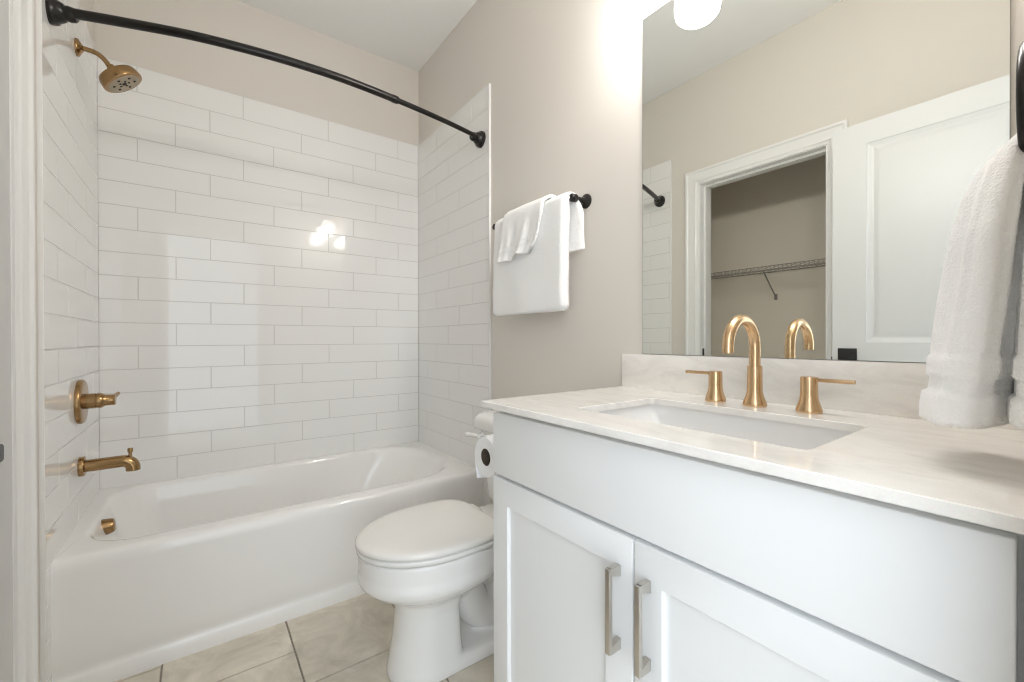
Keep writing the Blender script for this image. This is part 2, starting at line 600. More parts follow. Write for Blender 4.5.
def tub_ring(x0, x1, y0, y1, rl, rr, z, nx=26):
    """basin outline; rl/rr corner radii at drain end and sloping end"""
    pts = []
    spec = ((x1 - rr, y1 - rr, rr, 0), (x0 + rr, y1 - rr, rr, pi / 2), (x0 + rl, y0 + rl, rl, pi), (x1 - rl, y0 + rl, rl, 3 * pi / 2))
    for cx_, cy_, r, a0 in spec:
        for k in range(24):
            a = a0 + pi / 2 * k / 23
            pts.append((cx_ + r * cos(a), cy_ + r * sin(a), z))
    return pts


def outer_ring(z, x1=TX1, ins=0.0, r=0.001):
    return tub_ring(TX0 + ins, x1 - ins, TY0 + ins, TY1 - ins, r, r, z)


rings = []
# apron and outer sides, floor to deck; the apron is the side at x1
for z, x1 in ((0.0, 0.7775), (0.046, 0.7770), (0.052, 0.7735), (0.058, 0.7705), (0.070, 0.7705), (0.085, 0.7735), (0.105, 0.7765), (0.14, 0.778), (0.25, 0.778), (0.345, 0.7775), (0.370, 0.7775), (0.386, 0.7765), (0.397, 0.7735), (0.4055, 0.768), (0.4105, 0.760), (ZD, 0.749)):
    rings.append(outer_ring(z, x1))
rings.append(tub_ring(0.026, 0.720, 0.032, 1.462, 0.16, 0.26, ZD))
for off, z in ((0.0, ZD - 0.0005), (0.008, ZD - 0.003), (0.014, ZD - 0.010), (0.018, ZD - 0.022)):
    rings.append(tub_ring(0.036 + off, 0.704 - off, 0.040 + off, 1.450 - off * 1.5, 0.15, 0.25, z))
for t, z in ((0.25, 0.34), (0.5, 0.26), (0.75, 0.17), (0.9, 0.12), (1.0, 0.095)):
    rings.append(tub_ring(0.054 + 0.05 * t, 0.686 - 0.05 * t, 0.060 + 0.05 * t, 1.42 - 0.22 * t, 0.14, 0.22, z))
rings.append(tub_ring(0.150, 0.61, 0.16, 1.14, 0.12, 0.16, 0.082))
rings.append(tub_ring(0.30, 0.45, 0.40, 0.90, 0.06, 0.07, 0.076))
mb.loft(rings)
mb.build('shell', M['tub'], tub, angle=50)
# overflow trip cap: conical knob
mb = MB().lathe([(0.0, 0.045), (0.018, 0.045), (0.024, 0.042), (0.027, 0.034), (0.0335, 0.0), (0.0, 0.0)], (0.385, 0.050, 0.362), (0.0, 1, 0.12), 28)
oc = mb.build('overflow_cap', M['bronze'], tub)
oc['label'] = 'bronze overflow cap'
mb = MB().lathe([(0.0, 0.006), (0.02, 0.006), (0.033, 0.002), (0.034, 0.0), (0.0, 0.0)], (0.385, 0.21, 0.082), (0, 0, 1), 28)
dr = mb.build('drain', M['bronze'], tub)
dr['label'] = 'bronze drain'

# ------------------------------------------------------------------ shower fittings
SX = 0.405
sh = thing('shower_sprayer', (SX, 0.0, 2.136), 'round bronze shower head on a curved arm high on the tile', 'shower head')
mb = MB().lathe([(0.0, 0.018), (0.012, 0.018), (0.017, 0.014), (0.028, 0.008), (0.030, 0.005), (0.030, 0.0), (0, 0)], (SX, 0.0, 2.136), (0, 1, 0), 28)
mb.build('escutcheon', M['bronze'], sh)
arm = smooth_path([(SX, 0.004, 2.136), (SX, 0.030, 2.138), (SX, 0.054, 2.134), (SX, 0.074, 2.120), (SX, 0.088, 2.100)], 6)
MB().tube(arm, 0.0085, 16).build('arm', M['bronze'], sh)
hd = Vector((0.0, 0.60, -0.80)).normalized()
ho = Vector((SX, 0.091, 2.100))
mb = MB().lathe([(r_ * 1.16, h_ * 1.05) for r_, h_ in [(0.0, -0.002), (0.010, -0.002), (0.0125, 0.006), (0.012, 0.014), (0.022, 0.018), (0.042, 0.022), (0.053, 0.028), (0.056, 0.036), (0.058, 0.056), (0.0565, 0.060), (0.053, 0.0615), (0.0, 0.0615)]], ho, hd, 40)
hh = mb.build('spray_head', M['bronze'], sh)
mb = MB().lathe([(0.0, 0.0), (0.056, 0.0), (0.055, 0.0012), (0.0, 0.0016)], ho + hd * 0.0642, hd, 40)
fc = mb.build('spray_face', M['facegrey'], hh)
fc['label'] = 'pale spray face with dark nozzles'
a_ = hd.orthogonal().normalized()
b2 = hd.cross(a_)
mb = MB()
for k in range(6):
    ang = k * pi / 3 + 0.3
    mb.lathe([(0.0045, 0), (0.004, 0.002), (0, 0.002)], ho + hd * 0.0655 + (a_ * cos(ang) + b2 * sin(ang)) * 0.036, hd, 10)
for k in range(5):
    ang = k * 2 * pi / 5
    mb.lathe([(0.004, 0), (0.0035, 0.002), (0, 0.002)], ho + hd * 0.0655 + (a_ * cos(ang) + b2 * sin(ang)) * 0.016, hd, 10)
mb.lathe([(0.008, 0), (0.007, 0.002), (0, 0.002)], ho + hd * 0.0655, hd, 14)
nz = mb.build('nozzles', M['dark'], hh)

VX, VZ = 0.400, 0.846
va = thing('shower_valve', (VX, 0, VZ), 'round bronze shower valve trim above the tub spout', 'valve')
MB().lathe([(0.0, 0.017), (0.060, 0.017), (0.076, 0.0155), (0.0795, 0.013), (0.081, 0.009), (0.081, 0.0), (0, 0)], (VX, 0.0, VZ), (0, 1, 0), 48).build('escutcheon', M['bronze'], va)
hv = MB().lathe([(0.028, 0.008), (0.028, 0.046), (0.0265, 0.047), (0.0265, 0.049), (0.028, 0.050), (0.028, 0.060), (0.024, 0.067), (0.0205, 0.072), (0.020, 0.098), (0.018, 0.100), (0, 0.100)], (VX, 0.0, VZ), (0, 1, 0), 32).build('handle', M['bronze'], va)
MB().tube([(VX, 0.088, VZ), (VX - 0.045, 0.094, VZ + 0.010), (VX - 0.080, 0.098, VZ + 0.016)], [0.0085, 0.0075, 0.0065], 14).build('lever', M['bronze'], hv)

PXs, PZ = 0.396, 0.607
spt = thing('tub_spout', (PXs, 0, PZ), 'bronze tub spout with a diverter knob, below the valve', 'spout')
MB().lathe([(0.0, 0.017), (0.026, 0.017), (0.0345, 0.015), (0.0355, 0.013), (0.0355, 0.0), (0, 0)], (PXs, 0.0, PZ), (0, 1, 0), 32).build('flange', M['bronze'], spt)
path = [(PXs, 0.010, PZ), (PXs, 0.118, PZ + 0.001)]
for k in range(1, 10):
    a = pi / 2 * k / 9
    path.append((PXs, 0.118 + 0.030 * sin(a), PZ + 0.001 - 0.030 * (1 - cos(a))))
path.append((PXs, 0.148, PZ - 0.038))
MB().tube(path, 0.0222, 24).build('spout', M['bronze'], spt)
MB().lathe([(0.0055, 0), (0.0055, 0.018), (0.0085, 0.019), (0.0085, 0.032), (0.007, 0.034), (0, 0.034)], (PXs, 0.140, PZ + 0.014), (0, 0, 1), 18).build('diverter_knob', M['bronze'], spt)

# ------------------------------------------------------------------ shower rod
ROD = [(0.754, 0.0), (0.775, 0.06), (0.830, 0.232), (0.864, 0.360), (0.888, 0.516), (0.898, 0.654), (0.897, 0.81), (0.875, 1.015), (0.837, 1.241), (0.797, 1.42), (0.770, W)]
RZ = 2.075
rod = thing('curtain_rod', (0.76, W, RZ), 'black curved shower curtain rod spanning above the tub', 'curtain rod')
sp_ = smooth_path([(x, y, RZ - 0.020 * (1 - y / W)) for x, y in ROD], 10)
iJ = min(range(len(sp_)), key=lambda i: abs(sp_[i].y - 1.010))
MB().tube(sp_[:iJ + 1], 0.0142, 20).build('outer_tube', M['black'], rod)
MB().tube(sp_[iJ - 1:], 0.0108, 20).build('inner_tube', M['black'], rod)
dj = (sp_[iJ] - sp_[iJ - 1]).normalized()
MB().lathe([(0.0, -0.014), (0.0145, -0.014), (0.0155, -0.011), (0.0155, 0.010), (0.013, 0.016), (0, 0.016)], sp_[iJ], dj, 24).build('joint_collar', M['black'], rod)
FL = [(r_ * 1.1, h_) for r_, h_ in [(0.0, 0.062), (0.0145, 0.062), (0.018, 0.058), (0.020, 0.046), (0.0185, 0.038), (0.023, 0.034), (0.027, 0.024), (0.029, 0.018), (0.0345, 0.014), (0.0365, 0.006), (0.0365, 0.0), (0, 0)]]
MB().lathe(FL, (0.768, W, RZ), Vector((0.10, -1, 0)), 32).build('flange', M['black'], rod)
MB().lathe(FL, (0.756, 0.0, RZ - 0.021), Vector((0.20, 1, 0)), 32).build('flange', M['black'], rod)

# ================================================================== TOILET
TCX = 1.280
to = thing('toilet', (TCX, 1.05, 0), 'white two-piece toilet with closed lid between tub and vanity', 'toilet')


def egg(yf, yb, hw, yw, nb=4.0, z=0.0, n=64, nf=2.0):
    pts = []
    for k in range(n):
        t = 2 * pi * k / n
        c, s_ = cos(t), sin(t)
        if c >= 0:
            e = 2.0 / nf
            x = hw * math.copysign(abs(s_) ** e, s_)
            y = yw - (yw - yf) * abs(c) ** e
        else:
            e = 2.0 / nb
            x = hw * math.copysign(abs(s_) ** e, s_)
            y = yw + (yb - yw) * abs(c) ** e
        pts.append((TCX + x, y, z))
    return pts


mb = MB()
rings = []
for z, yf, yb, hw, yw, nb in ((0.0, 0.826, 1.05, 0.112, 0.95, 7), (0.02, 0.826, 1.05, 0.112, 0.95, 7), (0.05, 0.832, 1.048, 0.106, 0.95, 7), (0.12, 0.846, 1.044, 0.099, 0.95, 7), (0.20, 0.854, 1.042, 0.097, 0.95, 6),
                              (0.240, 0.852, 1.06, 0.104, 0.96, 4), (0.257, 0.834, 1.10, 0.121, 0.97, 3.5), (0.274, 0.800, 1.14, 0.147, 0.97, 3.2), (0.294, 0.764, 1.17, 0.170, 0.97, 3.2),
                              (0.312, 0.745, 1.18, 0.184, 0.97, 3.5), (0.328, 0.737, 1.19, 0.1885, 0.97, 3.5), (0.340, 0.737, 1.19, 0.1875, 0.97, 3.5), (0.354, 0.740, 1.20, 0.184, 0.97, 3.8), (0.405, 0.739, 1.20, 0.184, 0.97, 4), (0.409, 0.741, 1.195, 0.182, 0.97, 4)):
    rings.append(egg(yf, yb, hw, yw, nb, z, nf=1.95))
mb.loft(rings)
# foot flange running back to the wall side
rings = [egg(0.83, 1.33, hw, 0.95, 5, z) for z, hw in ((0.0, 0.112), (0.030, 0.111), (0.042, 0.105), (0.048, 0.09))]
mb.loft(rings)
# trapway
mb.tube(smooth_path([(TCX, 1.02, 0.30), (TCX, 1.09, 0.22), (TCX, 1.14, 0.125), (TCX, 1.21, 0.10), (TCX, 1.265, 0.18), (TCX, 1.29, 0.27), (TCX, 1.33, 0.30)], 6), [0.075] * 6 + [0.066] * 31, 28)
# tank shelf
mb.loft([rrect(TCX - a, TCX + a, 1.14, 1.475, 0.05, 6) for a in (0.11,)][0:0] or [[(x, y, z) for x, y in rrect(TCX - a, TCX + a, 1.13, 1.475, 0.05, 6)] for a, z in ((0.085, 0.27), (0.12, 0.33), (0.135, 0.37), (0.14, 0.395), (0.138, 0.405))])
bowl = mb.build('bowl', M['ceramic'], to)
rm = bowl.modifiers.new('fuse', 'REMESH')
rm.mode = 'VOXEL'
rm.voxel_size = 0.006
rm.use_smooth_shade = True
sm = bowl.modifiers.new('soften', 'SMOOTH')
sm.iterations = 5
sm.factor = 0.5
# seat ring
mb = MB()
rings = [egg(yf, yb, hw, 0.975, 4, z, nf=1.95) for z, yf, yb, hw in ((0.4145, 0.736, 1.175, 0.188), (0.4155, 0.734, 1.177, 0.1895), (0.427, 0.733, 1.178, 0.190), (0.4285, 0.734, 1.177, 0.189))]
mb.loft(rings)
mb.build('seat', M['ceramic'], to, angle=60)
rings = [egg(yf, yb, hw, 0.975, 4, z, nf=1.95) for z, yf, yb, hw in ((0.4352, 0.731, 1.176, 0.1905), (0.4360, 0.730, 1.177, 0.191), (0.445, 0.730, 1.177, 0.191), (0.4495, 0.734, 1.174, 0.187), (0.4525, 0.744, 1.164, 0.177), (0.4545, 0.767, 1.143, 0.157), (0.4555, 0.82, 1.09, 0.11), (0.456, 0.90, 1.02, 0.05))]
MB().loft(rings).build('lid', M['seatplastic'], to, angle=60)
for s in (-1, 1):
    mb = MB()
    mb.tube([(TCX + s * 0.105, 1.192, 0.425), (TCX + s * 0.045, 1.192, 0.425)], 0.014, 16)
    mb.box((TCX + s * 0.075 - 0.02, 1.178, 0.404), (TCX + s * 0.075 + 0.02, 1.206, 0.425), 0.004)
    mb.build('hinge', M['seatplastic'], to)
# tank
rings = []
for z, hx, yf, r in ((0.398, 0.135, 1.325, 0.04), (0.403, 0.150, 1.312, 0.045), (0.415, 0.165, 1.302, 0.05), (0.44, 0.178, 1.296, 0.05), (0.55, 0.193, 1.288, 0.05), (0.695, 0.210, 1.282, 0.05), (0.705, 0.210, 1.282, 0.05)):
    rings.append([(x, y, z) for x, y in rrect(TCX - hx, TCX + hx, yf, 1.497, r, 8)])
tank = MB().loft(rings).build('tank', M['ceramic'], to, angle=50)
rings = []
for z, e in ((0.703, 0.010), (0.706, 0.003), (0.715, 0.0), (0.738, 0.001), (0.752, 0.006), (0.763, 0.016), (0.768, 0.032), (0.770, 0.06)):
    rings.append([(x, y, z) for x, y in rrect(TCX - 0.242 + e, TCX + 0.242 - e, 1.262 + e, 1.503 - e * 0.5, 0.055, 8)])
MB().loft(rings).build('tank_lid', M['ceramic'], to, angle=50)
mb = MB().lathe([(0.014, 0), (0.014, 0.008), (0.010, 0.012), (0.008, 0.022), (0, 0.022)], (TCX - 0.165, 1.286, 0.680), (0, -1, 0), 20)
mb.tube(smooth_path([(TCX - 0.155, 1.258, 0.681), (TCX - 0.195, 1.252, 0.680), (TCX - 0.235, 1.246, 0.677)], 5), [0.007] * 3 + [0.009] * 4 + [0.0105] * 3 + [0.007], 14)
mb.build('flush_lever', M['ceramic'], to)
for s in (-1, 1):
    MB().lathe([(0.016, 0.0), (0.016, 0.008), (0.013, 0.016), (0.007, 0.021), (0, 0.022)], (TCX + s * 0.088, 1.215, 0.040), (0, 0, 1), 18).build('bolt_cap', M['ceramic'], to)

# ------------------------------------------------------------------ paper holder and roll
RX, RZc, RY0, RY1 = 1.588, 0.742, 1.000, 1.105
ph = thing('paper_holder', (1.674, 1.135, RZc), 'black paper holder on the side of the vanity', 'toilet paper holder')
MB().lathe([(0.024, 0), (0.024, 0.005), (0.012, 0.010), (0.009, 0.014), (0.009, 0.02), (0, 0.02)], (1.674, 1.135, RZc + 0.0158), (-1, 0, 0), 24).build('flange', M['blackflat'], ph)
MB().tube(smooth_path([(1.660, 1.135, RZc + 0.0158), (1.605, 1.135, RZc + 0.0158), (1.588, 1.133, RZc + 0.0158), (RX, 1.118, RZc + 0.0158), (RX, 1.06, RZc + 0.0158), (RX, 1.012, RZc + 0.0158)], 6), 0.0065, 14).build('arm', M['blackflat'], ph)
tp = thing('toilet_paper_roll', (RX, 1.05, RZc), 'white toilet paper roll beside the vanity with its sheet hanging', 'toilet paper')
n = 48
def circ(r, y, n=48):
    return [(RX + r * cos(2 * pi * k / n), y, RZc + r * sin(2 * pi * k / n)) for k in range(n)]
rings = [circ(0.0240, RY0 + 0.001), circ(0.055, RY0), circ(0.0575, RY0 + 0.003), circ(0.058, RY0 + 0.01), circ(0.058, RY1 - 0.01), circ(0.0575, RY1 - 0.003), circ(0.055, RY1), circ(0.0240, RY1 - 0.001)]
MB().loft(rings, cap0=False, cap1=False).build('roll', M['paper'], tp)
rings = [circ(0.0240, RY0 + 0.0015), circ(0.0240, RY1 - 0.0015), circ(0.0222, RY1 - 0.0015), circ(0.0222, RY0 + 0.0015), circ(0.0240, RY0 + 0.0015)]
co = MB().loft(rings, cap0=False, cap1=False).build('core', M['card'], tp)
co['label'] = 'brown cardboard core'
mb = MB()
rings = []
prof = []
for k in range(14):
    a = pi / 2 + pi / 2 * k / 13
    prof.append((RX + 0.0590 * cos(a), RZc + 0.0590 * sin(a)))
for k in range(1, 9):
    prof.append((RX - 0.059 + 0.014 * (k / 8) ** 1.6, RZc - 0.070 * k / 8))
for y in (RY0 + 0.001, RY0 + 0.03, RY0 + 0.06, RY1 - 0.001):
    ring = []
    for i, (x, z) in enumerate(prof):
        zz = z - (0.012 * (y - RY0) / 0.105 * max(0, (i - 13) / 8))
        ring.append((x, y, zz))
    ring += [(x + 0.0012, y, z) for (x, z) in [(p[0], p[2]) for p in ring[::-1]]]
    rings.append(ring)
MB().loft(rings).build('sheet', M['paper'], tp)

# ================================================================== TOWEL BAR AND TOWELS
BZ, BYc = 1.582, 1.447
tb = thing('towel_bar', (1.18, YW, BZ), 'black towel bar on the wall beside the tub tile', 'towel bar')
MB().tube([(0.966, BYc, BZ), (1.497, BYc, BZ)], 0.0085, 18).build('bar', M['black'], tb)
for x in (0.985, 1.480):
    p = MB().lathe([(0.0, 0.0), (0.0265, 0.0), (0.0265, 0.005), (0.022, 0.009), (0.012, 0.014), (0.0095, 0.02), (0.0095, 0.050), (0.013, 0.053), (0.0145, 0.062), (0.0145, 0.076), (0.011, 0.081), (0, 0.082)], (x, YW, BZ), (0, -1, 0), 28).build('post', M['black'], tb)


def fold_noise(p, amp, sc, seed=0):
    return noise.noise(Vector((p[0] * sc + seed, p[1] * sc, p[2] * sc * 0.6))) * amp


def drape(path, th, x0f, x1f, nx, seed, amp=0.004, sc=9, rnd=0.012, hem=None):
    """closed towel slab: path of (y,z) centreline, th(i) half thickness, x extents as functions of arc fraction"""
    P = [Vector((0, y, z)) for y, z in path]
    n = len(P)
    rings = []
    for i, p in enumerate(P):
        t = (P[min(i + 1, n - 1)] - P[max(i - 1, 0)]).normalized()
        nrm = Vector((0, -t.z, t.y))
        f = i / (n - 1)
        xa, xb = x0f(f), x1f(f)
        h = th(f)
        ring = []
        for side in (1, -1):
            for k in range(nx + 1):
                s_ = k / nx if side == 1 else 1 - k / nx
                # rounded ends
                e = rnd
                xx = xa + (xb - xa) * s_
                d = min(xx - xa, xb - xx)
                hh_ = h * sqrt(max(0.0, 1 - (1 - min(1, d / e)) ** 2)) if d < e else h
                q = p + nrm * (side * hh_)
                q.x = xx
                q += nrm * fold_noise(q, amp, sc, seed)
                q.x += fold_noise((q.z, q.y, 1.0), 0.003, 14, seed + 5) * (1 if abs(s_ - 0.5) > 0.4 else 0)
                ring.append(q)
        rings.append(ring)
    return MB().loft(rings)


def fine_path(pts, n):
    return [(p.y, p.z) for p in smooth_path([(0, y, z) for y, z in pts], n)]


bt = tag(bpy.data.objects.new('bath_towel', None), 'large white bath towel folded over the black towel bar', 'towel')
bt.location = (1.26, 1.43, 1.17)
bt['_o'] = (1.26, 1.43, 1.17)
COL.objects.link(bt)
pth = fine_path([(1.427, 1.176), (1.427, 1.24), (1.428, 1.35), (1.429, 1.47), (1.430, 1.56), (1.434, 1.584), (1.447, 1.6003), (1.463, 1.588), (1.470, 1.56), (1.474, 1.50), (1.477, 1.44), (1.478, 1.398)], 7)


def sst(f, a, b_):
    t = min(1, max(0, (f - a) / (b_ - a)))
    return t * t * (3 - 2 * t)


front = drape(pth, lambda f: 0.0215 - 0.0115 * sst(f, 0.40, 0.55) - 0.006 * max(0, 1 - f / 0.02) , lambda f: 1.004 + 0.008 * sst(f, 0.0, 0.5) + 0.02 * (1 - sqrt(max(0, 1 - max(0, 1 - f / 0.035) ** 2))), lambda f: 1.474 - 0.004 * sin(f * 9) - 0.02 * (1 - sqrt(max(0, 1 - max(0, 1 - f / 0.035) ** 2))) + 0.012 * sst(f, 0.53, 0.62) + 0.026 * sst(f, 0.66, 0.80), 46, 3.0, 0.005, 7, 0.022)
front.build('towel_body', M['terry'], bt, angle=75)

wc = tag(bpy.data.objects.new('washcloth', None), 'small white washcloth draped over the folded bath towel', 'washcloth')
wc.location = (1.22, 1.40, 1.41)
wc['_o'] = (1.22, 1.40, 1.41)
COL.objects.link(wc)
# wavy lower edge: the cloth hangs in soft ruffles
mb = MB()
pw = fine_path([(1.390, 1.398), (1.392, 1.43), (1.393, 1.47), (1.395, 1.53), (1.400, 1.578), (1.411, 1.600), (1.429, 1.614), (1.447, 1.618), (1.465, 1.614), (1.480, 1.598), (1.486, 1.57), (1.488, 1.52), (1.489, 1.45)], 6)
rings = []
n = len(pw)
NX = 44
for i, (y, z) in enumerate(pw):
    f = i / (n - 1)
    a_t = Vector((0, pw[min(i + 1, n - 1)][0] - pw[max(i - 1, 0)][0], pw[min(i + 1, n - 1)][1] - pw[max(i - 1, 0)][1])).normalized()
    nr = Vector((0, -a_t.z, a_t.y))
    low = max(0.0, 1 - f / 0.28)
    xa = 1.118 - 0.022 * low
    xb = 1.378 - 0.048 * low
    ring = []
    for side in (1, -1):
        for k in range(NX + 1):
            s_ = k / NX if side == 1 else 1 - k / NX
            d = min(s_, 1 - s_) * (xb - xa)
            h = 0.0065 * (sqrt(max(0, 1 - (1 - d / 0.008) ** 2)) if d < 0.008 else 1)
            # hem bands near the foot of the cloth
            zz = z
            if f < 0.5:
                h += 0.0012 * (1.6 if 1.434 < z < 1.444 or 1.456 < z < 1.466 else 0)
            wav = low ** 0.7 * (0.009 * sin(s_ * 13 + 0.2) + 0.004 * sin(s_ * 31 + 1.0))
            zz += low * (-0.004 + 0.020 * sst(s_, 0.38, 0.52) - 0.008 * sst(s_, 0.55, 0.8) + 0.024 * sst(s_, 0.84, 0.93))
            q = Vector((xa + (xb - xa) * s_, y, zz)) + nr * (side * h)
            q.y -= max(0, wav + 0.004) if f < 0.4 else 0
            q += nr * noise.noise(Vector((q.x * 18, q.z * 9, 3.3))) * 0.003
            ring.append(q)
    rings.append(ring)
MB().loft(rings).build('cloth', M['terry'], wc, angle=75)

# ------------------------------------------------------------------ towel ring and hand towel by the doorway
tr_ = thing('towel_ring', (XF, 1.185, 1.42), 'black towel ring on the wall beside the mirror', 'towel ring')
RC = Vector((2.5475, 1.185, 1.358))
mb = MB()
pts = [(RC.x, RC.y + 0.072 * cos(2 * pi * k / 40), RC.z + 0.072 * sin(2 * pi * k / 40)) for k in range(40)]
rings = []
for k in range(40):
    a = 2 * pi * k / 40
    rad = Vector((0, cos(a), sin(a)))
    c = RC + rad * 0.072
    rings.append([c + (rad * cos(2 * pi * j / 12) + Vector((1, 0, 0)) * sin(2 * pi * j / 12)) * 0.0065 for j in range(12)])
rings.append(rings[0])
mb.loft(rings, cap0=False, cap1=False)
mb.build('ring', M['black'], tr_)
MB().lathe([(0.0, 0.0), (0.026, 0.0), (0.026, 0.005), (0.012, 0.010), (0.010, 0.018), (0.011, 0.022), (0.011, 0.027), (0, 0.028)], (XF, RC.y, RC.z + 0.076), (-1, 0, 0), 24).build('post', M['black'], tr_)

ht = tag(bpy.data.objects.new('hand_towel', None), 'white hand towel hanging from the ring over the worktop', 'towel')
ht.location = (2.52, 1.17, 0.96)
ht['_o'] = (2.52, 1.17, 0.96)
COL.objects.link(ht)


def towel_leaf(secs, seed, pleats, n=120):
    """secs: (z, x centre, y centre, half x, half y, fold amplitude)"""
    rings = []
    S = []
    for i in range(len(secs) - 1):
        m_ = max(4, int(abs(secs[i + 1][0] - secs[i][0]) / 0.0035))
        for k in range(m_):
            t = k / m_
            tt = t
            S.append([secs[i][j] + (secs[i + 1][j] - secs[i][j]) * tt for j in range(6)])
    S.append(list(secs[-1]))
    for z, cx_, cy_, hx, hy, fa in S:
        ring = []
        for k in range(n):
            a = 2 * pi * k / n
            ca, sa = cos(a), sin(a)
            x = hx * math.copysign(abs(ca) ** 0.8, ca)
            y = hy * math.copysign(abs(sa) ** 0.8, sa)
            g = fa * (sin(pleats * a + seed) * 0.6 + 0.4 * sin((pleats * 2 + 1) * a + seed * 2.1))
            q = Vector((cx_ + x + g * ca, cy_ + y + g * sa * 0.6, z))
            q.x += noise.noise(Vector((q.y * 14, q.z * 6, seed))) * fa * 0.6
            band = 0.0 if z > 1.052 else (0.0035 if z > 1.026 else (-0.0005 if z > 1.006 else 0.0050))
            q.x += band * ca
            q.y += band * sa
            ring.append(q)
        rings.append(ring)
    return MB().loft(rings)


secs = [(0.966, 2.497, 1.160, 0.027, 0.070, 0.003), (0.970, 2.497, 1.160, 0.032, 0.076, 0.004), (0.985, 2.498, 1.160, 0.032, 0.076, 0.005), (1.03, 2.504, 1.160, 0.032, 0.074, 0.006), (1.06, 2.506, 1.160, 0.032, 0.074, 0.008), (1.12, 2.511, 1.160, 0.031, 0.070, 0.010), (1.20, 2.517, 1.165, 0.029, 0.064, 0.009), (1.25, 2.523, 1.172, 0.026, 0.056, 0.007), (1.285, 2.530, 1.178, 0.021, 0.048, 0.004), (1.308, 2.537, 1.183, 0.014, 0.040, 0.002), (1.322, 2.5435, 1.185, 0.008, 0.030, 0.001), (1.325, 2.546, 1.185, 0.004, 0.024, 0.001)]
towel_leaf(secs, 0.8, 4).build('front_fold', M['terry'], ht, angle=80)
secs = [(0.974, 2.556, 1.150, 0.012, 0.078, 0.002), (0.978, 2.556, 1.150, 0.016, 0.084, 0.003), (1.05, 2.557, 1.155, 0.015, 0.080, 0.004), (1.15, 2.557, 1.160, 0.014, 0.066, 0.004), (1.23, 2.556, 1.170, 0.012, 0.052, 0.003), (1.285, 2.555, 1.180, 0.010, 0.042, 0.002), (1.315, 2.552, 1.185, 0.007, 0.032, 0.001), (1.325, 2.549, 1.185, 0.004, 0.024, 0.001)]
towel_leaf(secs, 2.2, 4).build('back_fold', M['terry'], ht, angle=80)

# ================================================================== VANITY
VX0, VX1 = 1.674, 2.557
YD = 0.9677
vc = thing('vanity_cabinet', (2.12, 1.25, 0), 'white vanity cabinet with two shaker doors under the stone worktop', 'cabinet')
mb = MB().box((VX0, YD + 0.0205, 0.10), (VX0 + 0.018, 1.513, 0.8985), 0.001).box((VX1 - 0.018, YD + 0.0205, 0.10), (VX1, 1.513, 0.8985), 0.001)
mb.box((VX0 + 0.018, YD + 0.0205, 0.10), (VX1 - 0.018, 1.513, 0.118)).box((VX0 + 0.018, 1.501, 0.118), (VX1 - 0.018, 1.513, 0.8985))
mb.box((VX0 + 0.018, YD + 0.0205, 0.118), (VX1 - 0.018, YD + 0.038, 0.8985))
mb.box((VX0 + 0.01, YD + 0.085, 0.0), (VX1 - 0.01, 1.51, 0.10))
mb.build('body', M['cabinet'], vc)
MB().box((VX1 + 0.001, YD + 0.003, 0.0), (XF - 0.001, YD + 0.034, 0.8985), 0.001).build('filler_strip', M['cabinet'], vc)
MB().box((VX0 + 0.002, YD, 0.7285), (VX1 - 0.004, YD + 0.02, 0.8850), 0.0022, 3).build('false_front', M['cabinet'], vc)


def shaker(x0, x1, z0, z1, name='door', left=0.0625):
    fw = 0.0625
    mb = MB()
    ii = (x0 + left, x1 - fw, z0 + fw, z1 - fw)
    e = 0.002

    def rect(a, b_, c, d, y):
        return [(a, y, c), (b_, y, c), (b_, y, d), (a, y, d)]
    rings = [rect(x0, x1, z0, z1, YD + 0.02), rect(x0, x1, z0, z1, YD + e), rect(x0 + e * 0.3, x1 - e * 0.3, z0 + e * 0.3, z1 - e * 0.3, YD + e * 0.3), rect(x0 + e, x1 - e, z0 + e, z1 - e, YD),
             rect(ii[0] - 0.001, ii[1] + 0.001, ii[2] - 0.001, ii[3] + 0.001, YD), rect(ii[0], ii[1], ii[2], ii[3], YD + 0.001), rect(ii[0] + 0.0006, ii[1] - 0.0006, ii[2] + 0.0006, ii[3] - 0.0006, YD + 0.009)]
    mb.loft(rings)
    return mb.build(name, M['cabinet'], vc, angle=30)


def pull(x, z0, z1, door):
    y1 = YD - 0.031
    mb = MB()
    mb.box((x - 0.0055, y1, z0), (x + 0.0055, y1 + 0.0085, z1), 0.0012)
    for za, zb in ((z0, z0 + 0.020), (z1 - 0.020, z1)):
        s = 1 if za == z0 else -1
        ze = za if s == 1 else zb
        ring0 = [(x - 0.0052, y1 + 0.004, ze), (x + 0.0052, y1 + 0.004, ze), (x + 0.0052, y1 + 0.004, ze + s * 0.012), (x - 0.0052, y1 + 0.004, ze + s * 0.012)]
        ring1 = [(x - 0.0052, YD + 0.0005, ze), (x + 0.0052, YD + 0.0005, ze), (x + 0.0052, YD + 0.0005, ze + s * 0.020), (x - 0.0052, YD + 0.0005, ze + s * 0.020)]
        mb.loft([ring0, ring1])
    o = mb.build('handle', M['nickel'], door)
    o['label'] = 'brushed nickel bar pull'


d1 = shaker(VX0 + 0.002, 2.1158, 0.115, 0.7200)
pull(2.0855, 0.512, 0.664, d1)
d2 = shaker(2.1198, VX1 - 0.004, 0.115, 0.7200, left=0.0560)
pull(2.1490, 0.512, 0.664, d2)

